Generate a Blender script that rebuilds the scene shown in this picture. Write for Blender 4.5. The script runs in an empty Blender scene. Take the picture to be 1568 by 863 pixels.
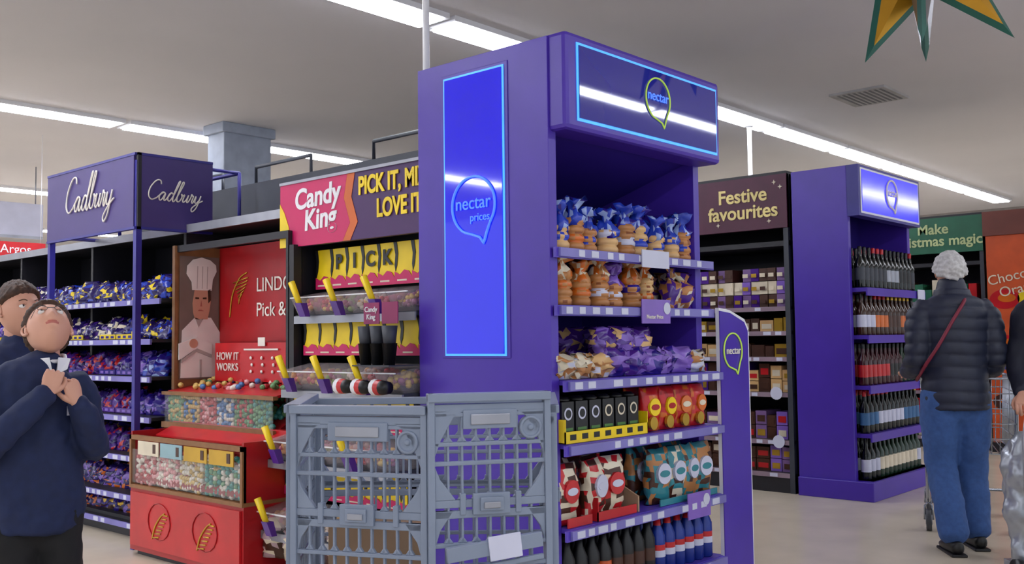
import bpy, math, random
from mathutils import Vector, Matrix, noise
random.seed(7)
D=bpy.data; S=bpy.context.scene
S.view_settings.view_transform='Standard'
def lin(h):
    h=h.lstrip('#'); o=[]
    for i in (0,2,4):
        c=int(h[i:i+2],16)/255
        o.append(c/12.92 if c<=.04045 else ((c+.055)/1.055)**2.4)
    return (*o,1)
MC={}
def mat(name,hexc,rough=.5,metal=0,es=0,var=.12,scale=6,alpha=1,emc=None,coat=0,bump=0):
    if name in MC: return MC[name]
    m=D.materials.new(name); m.use_nodes=True; nt=m.node_tree; p=nt.nodes['Principled BSDF']
    c=lin(hexc)
    tc=nt.nodes.new('ShaderNodeTexCoord'); nz=nt.nodes.new('ShaderNodeTexNoise'); nz.inputs['Scale'].default_value=scale
    nt.links.new(tc.outputs['Object'],nz.inputs['Vector'])
    cr=nt.nodes.new('ShaderNodeValToRGB')
    cr.color_ramp.elements[0].position=.3; cr.color_ramp.elements[1].position=.7
    cr.color_ramp.elements[0].color=tuple(x*(1-var) for x in c[:3])+(1,)
    cr.color_ramp.elements[1].color=tuple(min(1,x*(1+var)) for x in c[:3])+(1,)
    nt.links.new(nz.outputs['Fac'],cr.inputs['Fac']); nt.links.new(cr.outputs['Color'],p.inputs['Base Color'])
    p.inputs['Roughness'].default_value=rough; p.inputs['Metallic'].default_value=metal
    p.inputs['Coat Weight'].default_value=coat
    if alpha<1: p.inputs['Alpha'].default_value=alpha
    if es: 
        p.inputs['Emission Color'].default_value=lin(emc or hexc); p.inputs['Emission Strength'].default_value=es
    if bump:
        b=nt.nodes.new('ShaderNodeBump'); b.inputs['Strength'].default_value=bump; b.inputs['Distance'].default_value=.01
        nt.links.new(nz.outputs['Fac'],b.inputs['Height']); nt.links.new(b.outputs['Normal'],p.inputs['Normal'])
    m.diffuse_color=c; MC[name]=m; return m

def catmull(pts,sub=6,closed=False):
    P=[Vector(p) for p in pts]; n=len(P); out=[]
    rng=n if closed else n-1
    for i in range(rng):
        if closed: a,b,c,d=P[(i-1)%n],P[i],P[(i+1)%n],P[(i+2)%n]
        else: a,b,c,d=P[max(i-1,0)],P[i],P[i+1],P[min(i+2,n-1)]
        for k in range(sub):
            t=k/sub
            out.append(.5*((2*b)+(c-a)*t+(2*a-5*b+4*c-d)*t*t+(3*b-a-3*c+d)*t**3))
    if not closed: out.append(P[-1])
    return out

class B:
    def __init__(s): s.v=[];s.f=[];s.m=[];s.sm=[];s.mats=[];s.T=Matrix.Identity(4)
    def mi(s,m):
        if m not in s.mats: s.mats.append(m)
        return s.mats.index(m)
    def add(s,vs,fs,m,sm=False):
        o=len(s.v); T=s.T
        s.v+= [tuple(T@Vector(v)) for v in vs]
        if isinstance(m,list): 
            for f,mm in zip(fs,m): s.f.append([o+i for i in f]); s.m.append(s.mi(mm)); s.sm.append(sm)
        else:
            k=s.mi(m)
            for f in fs: s.f.append([o+i for i in f]); s.m.append(k); s.sm.append(sm)
    def box(s,x0,x1,y0,y1,z0,z1,m):
        s.hexa([(x0,y0,z0),(x1,y0,z0),(x1,y1,z0),(x0,y1,z0),(x0,y0,z1),(x1,y0,z1),(x1,y1,z1),(x0,y1,z1)],m)
    def hexa(s,p,m):
        s.add(p,[(0,3,2,1),(4,5,6,7),(0,1,5,4),(1,2,6,5),(2,3,7,6),(3,0,4,7)],m)
    def poly(s,pts,m,z0=0,z1=.002):
        n=len(pts); vs=[(x,y,z0) for x,y in pts]+[(x,y,z1) for x,y in pts]
        s.add(vs,[tuple(range(n-1,-1,-1)),tuple(range(n,2*n))]+[(i,(i+1)%n,n+(i+1)%n,n+i) for i in range(n)],m)
    def disc(s,x,y,r,m,z0=0,z1=.002,ry=None):
        s.poly([(x+r*math.cos(a*math.pi/9),y+(ry or r)*math.sin(a*math.pi/9)) for a in range(18)],m,z0,z1)
    def tube(s,pts,r,m,n=8,closed=False):
        P=[Vector(p) for p in pts]; k=len(P); R=r if isinstance(r,(list,tuple)) else [r]*k
        vs=[];fs=[]; u=None
        for i in range(k):
            if closed: t=(P[(i+1)%k]-P[i-1])
            else: t=P[min(i+1,k-1)]-P[max(i-1,0)]
            if t.length<1e-9: t=Vector((0,0,1))
            t.normalize()
            if u is None:
                u=t.orthogonal().normalized()
            else:
                u=(u-t*u.dot(t)); u=u.normalized() if u.length>1e-6 else t.orthogonal().normalized()
            w=t.cross(u)
            for j in range(n):
                a=2*math.pi*j/n; vs.append(P[i]+(u*math.cos(a)+w*math.sin(a))*R[i])
        for i in range(k if closed else k-1):
            for j in range(n):
                a=i*n+j;b=i*n+(j+1)%n;i2=(i+1)%k;fs.append((a,b,i2*n+(j+1)%n,i2*n+j))
        if not closed: fs.append(tuple(range(n-1,-1,-1))); fs.append(tuple(range((k-1)*n,k*n)))
        s.add(vs,fs,m,True)
    def etube(s,pts,rad,m,side=(1,0,0),n=20,sub=4,cap=.7):
        P=catmull(pts,sub); rr=catmull([(a,b,0) for a,b in rad],sub)
        if cap:
            t0=(P[1]-P[0]).normalized();t1=(P[-1]-P[-2]).normalized()
            a0=min(rr[0][0],rr[0][1]);a1=min(rr[-1][0],rr[-1][1])
            h=[(P[0]-t0*a0*math.sin(q)*cap,rr[0]*math.cos(q)) for q in (1.45,1.1,.7,.35)]
            e=[(P[-1]+t1*a1*math.sin(q)*.7,rr[-1]*math.cos(q)) for q in (.35,.7,1.1,1.45)]
            P=[x[0] for x in h]+P+[x[0] for x in e]; rr=[x[1] for x in h]+rr+[x[1] for x in e]
        side=Vector(side); vs=[];fs=[];k=len(P)
        for i in range(k):
            t=(P[min(i+1,k-1)]-P[max(i-1,0)]).normalized()
            u=side-t*side.dot(t); u=u.normalized() if u.length>1e-4 else t.orthogonal().normalized()
            w=t.cross(u)
            for j in range(n):
                a=2*math.pi*j/n; vs.append(P[i]+u*math.cos(a)*rr[i][0]+w*math.sin(a)*rr[i][1])
        for i in range(k-1):
            for j in range(n): fs.append((i*n+j,i*n+(j+1)%n,(i+1)*n+(j+1)%n,(i+1)*n+j))
        fs.append(tuple(range(n-1,-1,-1)));fs.append(tuple(range((k-1)*n,k*n)))
        s.add(vs,fs,m,True)
    def lathe(s,x,y,z,prof,m,n=14,axis='y',jit=0):
        vs=[];fs=[];ms=[]
        for (r,h,*_) in prof:
            for j in range(n):
                a=2*math.pi*j/n; q=r*(1+random.uniform(-jit,jit))
                if axis=='y': vs.append((x+q*math.cos(a),y+h+random.uniform(-jit,jit)*.04,z-q*math.sin(a)))
                elif axis=='x': vs.append((x+h,y+q*math.cos(a),z+q*math.sin(a)))
                else: vs.append((x+q*math.cos(a),y+q*math.sin(a),z+h))
        for i in range(len(prof)-1):
            mm=prof[i][2] if len(prof[i])>2 and prof[i][2] else m
            for j in range(n): fs.append((i*n+j,i*n+(j+1)%n,(i+1)*n+(j+1)%n,(i+1)*n+j)); ms.append(random.choice(mm) if isinstance(mm,tuple) else mm)
        m0=m[0] if isinstance(m,tuple) else m
        fs.append(tuple(range(n-1,-1,-1)));ms.append(m0);fs.append(tuple(range((len(prof)-1)*n,len(prof)*n)));ms.append(ms[-2])
        s.add(vs,fs,ms,True)
    def ball(s,c,r,m,n=10,k=7):
        c=Vector(c); r=Vector(r) if isinstance(r,(tuple,list)) else Vector((r,r,r)); vs=[];fs=[]
        for i in range(k+1):
            t=math.pi*(i+.02)/(k+.04)
            for j in range(n):
                a=2*math.pi*j/n; vs.append(c+Vector((r.x*math.sin(t)*math.cos(a),r.y*math.sin(t)*math.sin(a),r.z*math.cos(t))))
        for i in range(k):
            for j in range(n): fs.append((i*n+j,(i+1)*n+j,(i+1)*n+(j+1)%n,i*n+(j+1)%n))
        s.add(vs,fs,m,True)
    def pouch(s,x,y,z,w,h,d,m,pal=None,rot=0,jit=.012,lean=0,disc=None,fl=.0,k=10,n=16,th=.12):
        vs=[];fs=[];ms=[];cr,sr=math.cos(rot),math.sin(rot);sd=random.uniform(0,90)
        for i in range(k+1):
            t=i/k; hw=w/2*(1-.09*math.sin(math.pi*t)); ht=d/2*max(.04,math.sin(math.pi*min(1,max(0,t*.96+.02)))**.6)
            if fl and t>.62: hw*=(.45 if t<.8 else .45+fl*(t-.8)*5*.5); ht=max(ht*.4,.008)
            if t<.01: ht=d*.25
            for j in range(n):
                a=2*math.pi*j/n;ca,sa=math.cos(a),math.sin(a)
                px=hw*math.copysign(abs(ca)**.75,ca)+random.uniform(-jit,jit)*.5; pz=ht*math.copysign(abs(sa)**.8,sa)+random.uniform(-jit,jit)*.5
                vs.append((x+px*cr+pz*sr,y+h*t+(random.uniform(-jit,jit)*.4 if i else 0),z-px*sr+pz*cr-lean*t))
        for i in range(k):
            for j in range(n):
                fs.append((i*n+j,(i+1)*n+j,(i+1)*n+(j+1)%n,i*n+(j+1)%n))
                mm=m
                if pal:
                    q=noise.noise(Vector((j*.55+sd,i*.5,sd)))
                    if q>th: mm=pal[0]
                    elif q<-th-.1: mm=pal[-1]
                ms.append(mm)
        fs.append(tuple(range(n)));ms.append(m);fs.append(tuple(reversed(range(k*n,(k+1)*n))));ms.append(m)
        s.add(vs,fs,ms,True)
        if disc:
            T=s.T; s.T=T@Matrix.Translation((x,y,z))@Matrix.Rotation(rot,4,'Y')
            s.disc(0,h*.55,w*.3,disc[0],d*.4,d/2+.006); 
            if len(disc)>1: s.disc(0,h*.55,w*.22,disc[1],d*.4,d/2+.008,w*.1)
            s.T=T
    def mesh(s,name):
        me=D.meshes.new(name); me.from_pydata(s.v,[],s.f)
        for m in s.mats: me.materials.append(m)
        me.polygons.foreach_set('material_index',s.m); me.polygons.foreach_set('use_smooth',s.sm); me.update(); return me
    def obj(s,name,parent=None,bevel=0):
        o=D.objects.new(name,s.mesh(name)); S.collection.objects.link(o)
        if parent: o.parent=parent
        if bevel:
            b=o.modifiers.new('Bevel','BEVEL'); b.width=bevel; b.segments=2; b.limit_method='ANGLE'
        return o
def empty(name,loc=(0,0,0),rz=0):
    o=D.objects.new(name,None); S.collection.objects.link(o); o.location=loc; o.rotation_euler=(0,0,rz); o.empty_display_size=.1; return o
def FR(face,o=(0,0,0)):
    c={'-X':((0,-1,0),(0,0,1),(-1,0,0)),'-Y':((1,0,0),(0,0,1),(0,-1,0)),'+X':((0,1,0),(0,0,1),(1,0,0)),'+Y':((-1,0,0),(0,0,1),(0,1,0))}[face]
    M=Matrix.Identity(4)
    for j in range(3):
        for i in range(3): M[i][j]=c[j][i]
    M.translation=Vector(o); return M
def text(s,M,size,m,parent,name='lettering',shear=0,off=0,sx=1,line=1,extr=.002,rot=0,align='CENTER'):
    cu=D.curves.new(name,'FONT'); cu.body=s; cu.size=size; cu.align_x=align; cu.align_y='CENTER'; cu.shear=shear; cu.offset=off; cu.extrude=extr; cu.space_line=line
    cu.materials.append(m); o=D.objects.new(name,cu); S.collection.objects.link(o); o.parent=parent
    o.matrix_basis=M@Matrix.Rotation(rot,4,'Z')@Matrix.Diagonal((sx,1,1,1)); return o

# ---------------- materials
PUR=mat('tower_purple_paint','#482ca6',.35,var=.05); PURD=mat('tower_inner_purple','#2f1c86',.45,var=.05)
SHELFP=mat('shelf_purple','#5540b4',.35); 
DARK=mat('gondola_dark_metal','#1d1c24',.5); DK2=mat('gondola_charcoal','#363a44',.5); BLACK=mat('black_plastic','#0c0c10',.4)
GREY=mat('grey_metal','#9a9ca6',.35,.4); WHITE=mat('white_plastic','#e6e6ea',.4,var=.04); LABEL=mat('price_label_white','#c9cbe0',.5,var=.05)
RAIL=mat('price_rail_lilac','#7872b8',.35)
SCR=mat('screen_blue','#0c0aa8',.06,es=.66,emc='#120ee0',var=.15,scale=2,coat=.6)
SCR2=mat('sign_screen_navy','#19165e',.04,es=.38,emc='#2020a0',var=.1,scale=2,coat=.8)
CY=mat('screen_border_cyan','#4aa4f0',.4,es=.8); CY2=mat('logo_light_blue','#4a7cf0',.4,es=.7)
LIME=mat('logo_lime','#a6c84a',.4,es=.4); YEL=mat('yellow_plastic','#f0cf12',.4); GOLD=mat('gold_foil','#caa23c',.3,.6)
CADP=mat('chocolate_sign_purple','#443478',.45,var=.05); CAD2=mat('chocolate_gantry_purple','#2f2a88',.4)
CRM=mat('lettering_cream','#ece6dc',.5,var=.03)
RED=mat('red_panel','#a81019',.35); RED2=mat('red_foil','#c01d24',.3); REDD=mat('dark_red_interior','#8f0f18',.4); WOOD=mat('wood_trim','#8a5f3a',.5,scale=20)
PINK=mat('candy_sign_pink','#c8175f',.45,var=.04); CPUR=mat('candy_sign_plum','#42195a',.45,var=.05); MAG=mat('magenta_card','#8a1b55',.45)
CLEAR=mat('clear_acrylic','#d6ced4',.12,alpha=.28); GLASS=mat('bin_glass','#c9d2d2',.05,alpha=.1)
CRATE=mat('grey_crate_plastic','#808b9f',.4,var=.06); CRD=mat('cardboard','#a5866a',.7)
BUN=mat('bun_tan','#b87c46',.4); BUN2=mat('bun_light','#d6ac74',.4); BUND=mat('bun_brown','#8a4f2a',.5)
BLU=mat('blue_bag','#2440b8',.2); ORG=mat('orange_bag','#cf6820',.25); PURB=mat('purple_bag','#4d2488',.2); PURB2=mat('violet_bag','#2c1a84',.2)
LIL=mat('lilac_bag','#8463c0',.25); TEAL=mat('teal_bag','#33828e',.25); CREAM=mat('cream_bag','#ded2ba',.35); BRN=mat('brown_pack','#452416',.4)
LBL=mat('pale_blue_film','#9fb4e6',.2); DPUR=mat('deep_purple_wrap','#23145e',.22)
GRN=mat('green_sign','#186044',.45); SKIN=mat('skin','#d39c84',.5,var=.05); LIP=mat('lips','#b5665c',.45); HAIRB=mat('hair_brown','#412819',.6,scale=60,var=.4,bump=.4)
HAIRG=mat('hair_grey','#c2c0c0',.65,scale=45,var=.22,bump=.5); NAVY=mat('navy_jumper','#16234a',.8,scale=30,bump=.15)
PUFF=mat('puffer_navy','#1a2036',.55,scale=25,bump=.15); JEAN=mat('jeans_blue','#34558e',.8,scale=40,bump=.15); TROU=mat('black_trousers','#101014',.8); SHOE=mat('black_shoes','#0d0d10',.4)
EYEW=mat('eye_white','#e8e4e0',.2); EYEI=mat('iris_brown','#2a1a10',.2)

# ---------------- camera
th=math.atan(88/1514); yaw=math.radians(42); ro=math.radians(.71)
fw=Vector((math.cos(th)*math.cos(yaw),math.cos(th)*math.sin(yaw),math.sin(th))); r0=Vector((math.sin(yaw),-math.cos(yaw),0)); u0=r0.cross(fw)
rt=r0*math.cos(ro)-u0*math.sin(ro); up=u0*math.cos(ro)+r0*math.sin(ro)
cam=D.cameras.new('camera'); co=D.objects.new('camera',cam); S.collection.objects.link(co); S.camera=co
M=Matrix.Identity(4)
for i in range(3): M[i][0]=rt[i];M[i][1]=up[i];M[i][2]=-fw[i]
M.translation=(0,0,1.2); co.matrix_world=M; cam.sensor_width=36; cam.lens=36*1514/1568; cam.clip_end=200; cam.clip_start=.05
def W(F,R): return (.743*F+.669*R,.669*F-.743*R)

# ---------------- world + room
w=D.worlds.new('World'); S.world=w; w.use_nodes=True
w.node_tree.nodes['Background'].inputs[0].default_value=(.83,.9,1,1); w.node_tree.nodes['Background'].inputs[1].default_value=1.2
FLOOR=mat('floor_vinyl_beige','#d6c9b4',.22,var=.06,scale=3); CEIL=mat('ceiling_tile','#d4d2d6',.9,var=.03,scale=.7); WALL=mat('wall_paint','#8f8a88',.8)
b=B(); b.box(-9,22.2,-6,28.2,-.1,0,FLOOR); b.obj('floor')
b=B(); b.box(-9,22.2,-6,28.2,3.8,3.9,CEIL); b.obj('ceiling')
b=B(); b.box(22,22.2,-6,28,0,3.8,WALL); b.obj('wall_east')
b=B(); b.box(-9,22.2,28,28.2,0,3.8,WALL); b.obj('wall_north')
b=B(); b.box(21.96,22,-6,27.96,0,.12,GREY); b.obj('baseboard_east')
b=B(); b.box(-9,21.9,27.96,28,0,.12,GREY); b.obj('baseboard_north')
EM=mat('light_tube_white','#ffffff',.5,es=25,emc='#f0f4ff',var=0)
b=B()
for Y in (-1.2,5.7,11.05,16.9,22.5):
    x=-7.8; hw=.075 if Y<0 else .14
    while x<20.6:
        b.box(x,x+1.84,Y-hw-.03,Y+hw+.03,3.755,3.8,WHITE); b.box(x+.05,x+1.79,Y-hw,Y+hw,3.74,3.755,EM); x+=1.9
b.obj('ceiling_strip_lights')
b=B(); VG=mat('vent_grey','#a8a6a6',.6); VD=mat('vent_dark','#6c6c70',.7)
b.box(10.15,10.85,3.9,4.5,3.775,3.8,VG)
for i in range(9): b.hexa([(10.2,3.95+i*.057,3.77),(10.8,3.95+i*.057,3.77),(10.8,3.98+i*.057,3.775),(10.2,3.98+i*.057,3.775),(10.2,3.95+i*.057,3.776),(10.8,3.95+i*.057,3.776),(10.8,3.98+i*.057,3.781),(10.2,3.98+i*.057,3.781)],VD)
b.obj('ceiling_air_vent')
COL=mat('column_grey','#9aa3b4',.6)
b=B(); b.box(6.3,6.95,10.2,10.56,0,3.8,COL); b.box(6.26,6.99,10.16,10.6,3.68,3.8,COL); b.box(6.28,6.97,10.18,10.58,0,.15,GREY); b.obj('structural_column',bevel=.01)
for (x,y,z0) in ((3.7,3.95,2.2),(10.6,5.70,.1)):
    b=B(); b.tube([(x,y,max(0,z0-.2)),(x,y,3.74)],.019 if x<9 else .026,WHITE,12); b.tube([(x,y,3.7),(x,y,3.74)],.05,WHITE,12); b.tube([(x,y,z0),(x,y,z0+.03)],.035,WHITE,12); b.obj('ceiling_power_pole')

# ---------------- logo helpers (local 2D frame)
def bubble(b,cx,cy,s,m,r,z=.006,m2=None):
    P=[]
    for k in range(22):
        a=math.radians(-38+k*(285/21)); P.append((cx+s*math.cos(a),cy+s*.98*math.sin(a),z))
    P.append((cx+s*.30,cy-s*1.10,z)); P.append((cx+s*.46,cy-s*1.32,z)); P.append((cx+s*.6,cy-s*1.0,z))
    b.tube(catmull(P,2,True),r,m,6,True)
CS=[(1.5,2.0),(1.3,2.45),(.75,2.4),(.2,1.5),(.2,.5),(.7,.0),(1.3,.25),(1.6,.6),(2.1,1.0),(2.35,.85),(2.0,1.05),(1.65,.6),(1.7,.1),(2.0,.05),(2.35,.9),(2.3,.15),(2.5,.02),(2.75,.4),(3.1,1.0),(3.45,.85),(3.1,1.05),(2.8,.6),(2.85,.1),(3.15,.02),(3.5,.8),(3.95,2.4),(3.8,2.5),(3.5,1),(3.5,.1),(3.8,.1),(4.3,1.6),(4.5,2.4),(4.3,2.5),(4.05,1.2),(4.05,.15),(4.4,.05),(4.65,.6),(4.5,1.0),(4.75,.8),(4.95,.95),(4.85,.2),(5.05,.02),(5.35,.4),(5.5,.95),(5.42,.15),(5.6,.05),(5.85,.6),(5.9,1.1),(6.05,.9),(6.2,.85),(6.1,.15),(6.3,.05),(6.55,.9),(6.55,.2),(6.8,.05),(7.1,.5),(7.2,1),(6.95,-.5),(6.5,-1.1),(6.3,-.7),(6.9,-.05),(7.6,.4)]
def script_word(b,x,y,w,m,r,sh=.25):
    k=w/7.6; b.tube(catmull([(x+(p[0]+p[1]*sh)*k,y+p[1]*k,.006) for p in CS],4),r,m,6)

def rail(b,x0,x1,y,zf,m=RAIL,h=.038,lab=True,seed=1):
    b.box(x0,x1,y-h,y,zf,zf+.012,m)
    if lab:
        x=x0+.03
        while x<x1-.08:
            ww=random.choice((.04,.05,.065))
            if random.random()<.7: b.box(x,x+ww,y-h+.004,y-.004,zf+.012,zf+.014,LABEL)
            x+=ww+random.uniform(.02,.07)

# ---------------- main tower
tw=empty('promotional_display_tower')
b=B(); X0,X1,Y0,Y1=3.11,4.33,2.62,3.38
b.box(X0,X0+.05,Y0-.03,Y1,0,2.46,PUR)
b.box(X1-.05,X1,Y0-.0,Y1,0,2.46,PUR)
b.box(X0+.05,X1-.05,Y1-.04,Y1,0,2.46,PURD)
b.box(X0+.05,X1-.05,Y0+.02,Y1-.04,2.4,2.46,PUR)
b.box(X0+.05,X1-.05,Y0-.02,Y1-.04,0,.1,PUR)
b.box(X0-.004,X0,2.86-.05,3.2+.02,1.12,2.40,PUR)
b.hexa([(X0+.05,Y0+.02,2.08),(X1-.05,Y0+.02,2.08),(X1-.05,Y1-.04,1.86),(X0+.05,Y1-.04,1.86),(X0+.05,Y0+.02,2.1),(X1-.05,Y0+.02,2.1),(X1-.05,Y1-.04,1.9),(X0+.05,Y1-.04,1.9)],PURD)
b.obj('carcass',tw,.006)
b=B(); b.box(X0+.01,X1+.02,2.5,2.66,2.06,2.47,PUR); b.obj('header_box',tw,.02)
b=B(); b.T=FR('-Y',(0,2.5,0)); xa,xb,za,zb=3.19,4.31,2.10,2.43
b.box(xa,xb,za,zb,0,.004,CY); b.box(xa+.012,xb-.012,za+.012,zb-.012,.004,.008,SCR2)
bubble(b,3.78,2.29,.098,LIME,.004,.012); b.obj('header_screen',tw)
text('nectar',FR('-Y',(3.78,2.488,2.3)),.066,CY2,tw,'header_lettering')
b=B(); b.T=FR('-X',(3.106,0,0))
b.box(-3.20,-2.83,1.13,2.385,0,.004,CY); b.box(-3.19,-2.84,1.14,2.375,.004,.008,SCR)
bubble(b,-3.01,1.79,.13,CY2,.006,.012); b.obj('side_screen',tw)
text('nectar',FR('-X',(3.094,3.012,1.80)),.084,CY2,tw,'side_lettering'); text('prices',FR('-X',(3.094,2.97,1.735)),.05,CY2,tw,'side_lettering_small')
b=B(); b.T=FR('-Y',(0,2.58,0))
for i,z in enumerate((1.58,1.34,1.03,.77,.43,.13)):
    ex=0 if i<2 else .04
    b.box(X0+.05,X1+.03,z-.02,z,-.72,ex,SHELFP); b.box(X0+.01,X1+.04,z-.045,z-.002,ex,ex+.012,SHELFP)
    rail(b,X0+.03,X1+.02,z-.004,ex+.012,RAIL,.036)
b.box(3.70,3.93,1.265,1.375,.03,.035,LIL); b.box(3.71,3.93,1.52,1.60,.03,.035,LABEL); b.box(4.0,4.2,.35,.47,.06,.065,LIL)
for (cx_,cy_,z_) in ((3.90,1.335,.036),(4.16,.43,.066)): b.disc(cx_,cy_,.028,LABEL,z_,z_+.002)
b.obj('shelves',tw)
text('Nectar Price',FR('-Y',(3.8,2.544,1.295)),.026,CRM,tw,'shelf_card_lettering'); 
b=B(); b.T=FR('-Y',(0,2.53,0)); P=[(4.345,0),(4.64,0),(4.64,1.24),(4.60,1.29),(4.45,1.335),(4.345,1.345)]
b.poly(P,WHITE,-.02,0); b.poly([(4.345,0),(4.625,0),(4.625,1.23),(4.59,1.275),(4.45,1.32),(4.345,1.33)],PUR,0,.004)
bubble(b,4.46,1.13,.09,LIME,.004,.01); b.obj('wing_board',tw); text('nectar',FR('-Y',(4.465,2.52,1.13)),.055,CRM,tw,'wing_lettering')

# products on the tower
FOILB=(BLU,BLU,LBL,BLU,PURB2)
def bagel(b,x,y,z,bag,lab,h=.0):
    r=random.uniform(.046,.056); k=random.choice((3,4,4)); pr=[]
    mm=random.choice((BUN,BUN2,BUN)); li=random.choice((3,5,7))
    for i in range(k):
        y0=i*.036; pr+=[(r*.82,y0),(r,y0+.008),(r*1.02,y0+.022),(r*.88,y0+.034)]
    b.lathe(x,y,z,[(p[0],p[1],((lab,lab,mm) if li<=i<=li+3 else (mm,mm,mm,BUND if random.random()<.3 else mm))) for i,p in enumerate(pr)],mm,14,jit=.03)
    y1=k*.036; f=random.uniform(.7,1.1)
    b.lathe(x,y+y1,z,[(r*.88,-.03),(r*.95,.0),(r*.55,.028),(r*.38,.042),(r*1.0*f,.062),(r*1.25*f,.082),(r*.8,.088)],bag,16,jit=.33)
def bunbag(b,x,y,z,m,pal):
    b.pouch(x,y,z,random.uniform(.12,.15),random.uniform(.15,.21),.1,m,pal,random.uniform(-.5,.5),.022,fl=random.uniform(.8,1.6))
def placed(b,x0,x1,fn,pitch,zs=(-.1,),jz=.01):
    for z in zs:
        x=x0+pitch/2
        while x<x1-pitch*.3: fn(x+random.uniform(-.012,.012),z+random.uniform(-jz,jz)); x+=pitch*random.uniform(.9,1.1)
TY=FR('-Y',(0,2.58,0))
OFO=(ORG,ORG,CREAM,BUN); PFO=(PURB,LIL,PURB); CFO=(CREAM,BUN2,CREAM)
b=B(); b.T=TY
def r1(x,z):
    if random.random()<.8: bagel(b,x,1.58,z,FOILB,random.choice((BLU,ORG,LABEL)))
    else: bunbag(b,x,1.58,z,BUN2,(BLU,LBL))
placed(b,3.18,4.28,r1,.124,(-.09,-.24),.02); b.obj('bagel_packs')
b=B(); b.T=TY
def r2(x,z):
    if random.random()<.6: bagel(b,x,1.34,z,random.choice((OFO,OFO,PFO)),random.choice((ORG,PURB2,LABEL)))
    else: bunbag(b,x,1.34,z,BUN,(ORG,random.choice((CREAM,PURB))))
placed(b,3.18,4.05,r2,.135,(-.08,-.24),.02)
placed(b,4.05,4.28,lambda x,z:bunbag(b,x,1.34,z,BUN,(PURB,CREAM)),.12,(-.08,-.22),.02); b.obj('crumpet_packs')
b=B(); b.T=TY
for i in range(9):
    x=3.21+i*.125; m=(CREAM,CREAM,BUN2,PURB,PURB,PURB2,PURB,LIL,CREAM)[i]
    for zz in (.0,-.2):
        h=.10 if m in (CREAM,BUN2) else .12
        b.pouch(x,1.032,-.04+zz,.16,h,.11,m,(BUN,LABEL) if m in (CREAM,BUN2) else (LIL,PURB2),random.uniform(-.5,.5),.028)
        if 3<=i<=5: b.pouch(x-.03,1.032+h*.7,-.08+zz,.16,.13,.1,PURB,(LIL,BUN2),random.uniform(-.6,.6),.03)
b.obj('bread_roll_bags')
b=B(); b.T=TY
for i in range(6):
    x=3.2+i*.093
    for zz in (0,-.1,-.2):
        b.box(x-.04,x+.04,.785,.785+.155,-.07+zz,0+zz,BLACK); 
    b.lathe(x,.94,-.035,[(.034,0),(.036,.01),(.02,.02)],BLACK,12)
    b.disc(x,.89,.026,LABEL if i<3 else CREAM,.001,.003); b.disc(x,.89,.018,BLACK,.003,.004)
    b.box(x-.03,x+.03,.82,.832,.0,.002,mat('coffee_green','#4b7a3a',.4))
b.box(3.15,3.74,.772,.82,.02,.026,YEL); b.box(3.15,3.154,.772,.87,-.25,.026,YEL); b.box(3.736,3.74,.772,.87,-.25,.026,YEL); b.box(3.15,3.74,.772,.776,-.25,.02,YEL)
for i in range(7): b.box(3.18+i*.08,3.22+i*.08,.785,.808,.026,.027,BLACK)
b.obj('coffee_boxes')
b=B(); b.T=TY
for i in range(4):
    for zz in (0,-.1): b.pouch(3.83+i*.135,.772,-.03+zz,.135,.2,.07,RED2,(ORG,RED),random.uniform(-.15,.15),.01,disc=(YEL,RED) if i<2 else (ORG,CREAM),th=.25)
    b.disc(3.81+i*.135,.81,.03,GOLD,.0,.014)
b.obj('cracker_bags')
b=B(); b.T=TY
for x,m,m2 in ((3.21,CREAM,RED2),(3.41,RED2,CREAM),(3.53,CREAM,RED2),(3.9,TEAL,BUN),(4.03,TEAL,CREAM),(4.15,TEAL,BUN),(4.27,TEAL,BUN)):
    for zz in (0,-.12): b.pouch(x,.435,-.04+zz,.16,.25,.09,m,(m2,BRN),random.uniform(-.15,.15),.014,disc=(RED2 if m is not TEAL and m2 is RED2 else LABEL,LABEL if m is not TEAL else TEAL))
b.box(3.16,3.32,.432,.47,.02,.026,RED2);b.box(3.36,3.64,.432,.47,.02,.026,RED2); b.box(3.36,3.364,.432,.53,-.2,.026,RED2)
b.hexa([(3.66,.432,-.3),(3.67,.432,-.3),(3.67,.432,.02),(3.66,.432,.02),(3.66,.65,-.3),(3.67,.65,-.3),(3.67,.5,.02),(3.66,.5,.02)],CRD); b.box(3.67,3.83,.432,.64,-.2,-.19,CRD); b.box(3.83,4.33,.432,.46,.02,.026,TEAL)
b.obj('popcorn_bags')
b=B(); b.T=TY
CB=mat('bottle_cola_blue','#16308a',.25,.1); CO=mat('can_orange','#c8572a',.3)
for i in range(14):
    x=3.2+i*.083
    m,lab,capm=((BLACK,CO,BLACK) if i<4 else (BLACK,BRN,BLACK) if i<8 else (CB,LABEL,RED2))
    for zz in (0,-.09):
        b.lathe(x,.13,-.02+zz,[(.03,0,m),(.037,.008,m),(.037,.07,lab),(.037,.10,(RED2 if i>7 else lab)),(.037,.125,m),(.036,.165,m),(.018,.21,capm),(.016,.235,capm),(.014,.236)],m,14)
b.obj('soft_drink_bottles')

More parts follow.
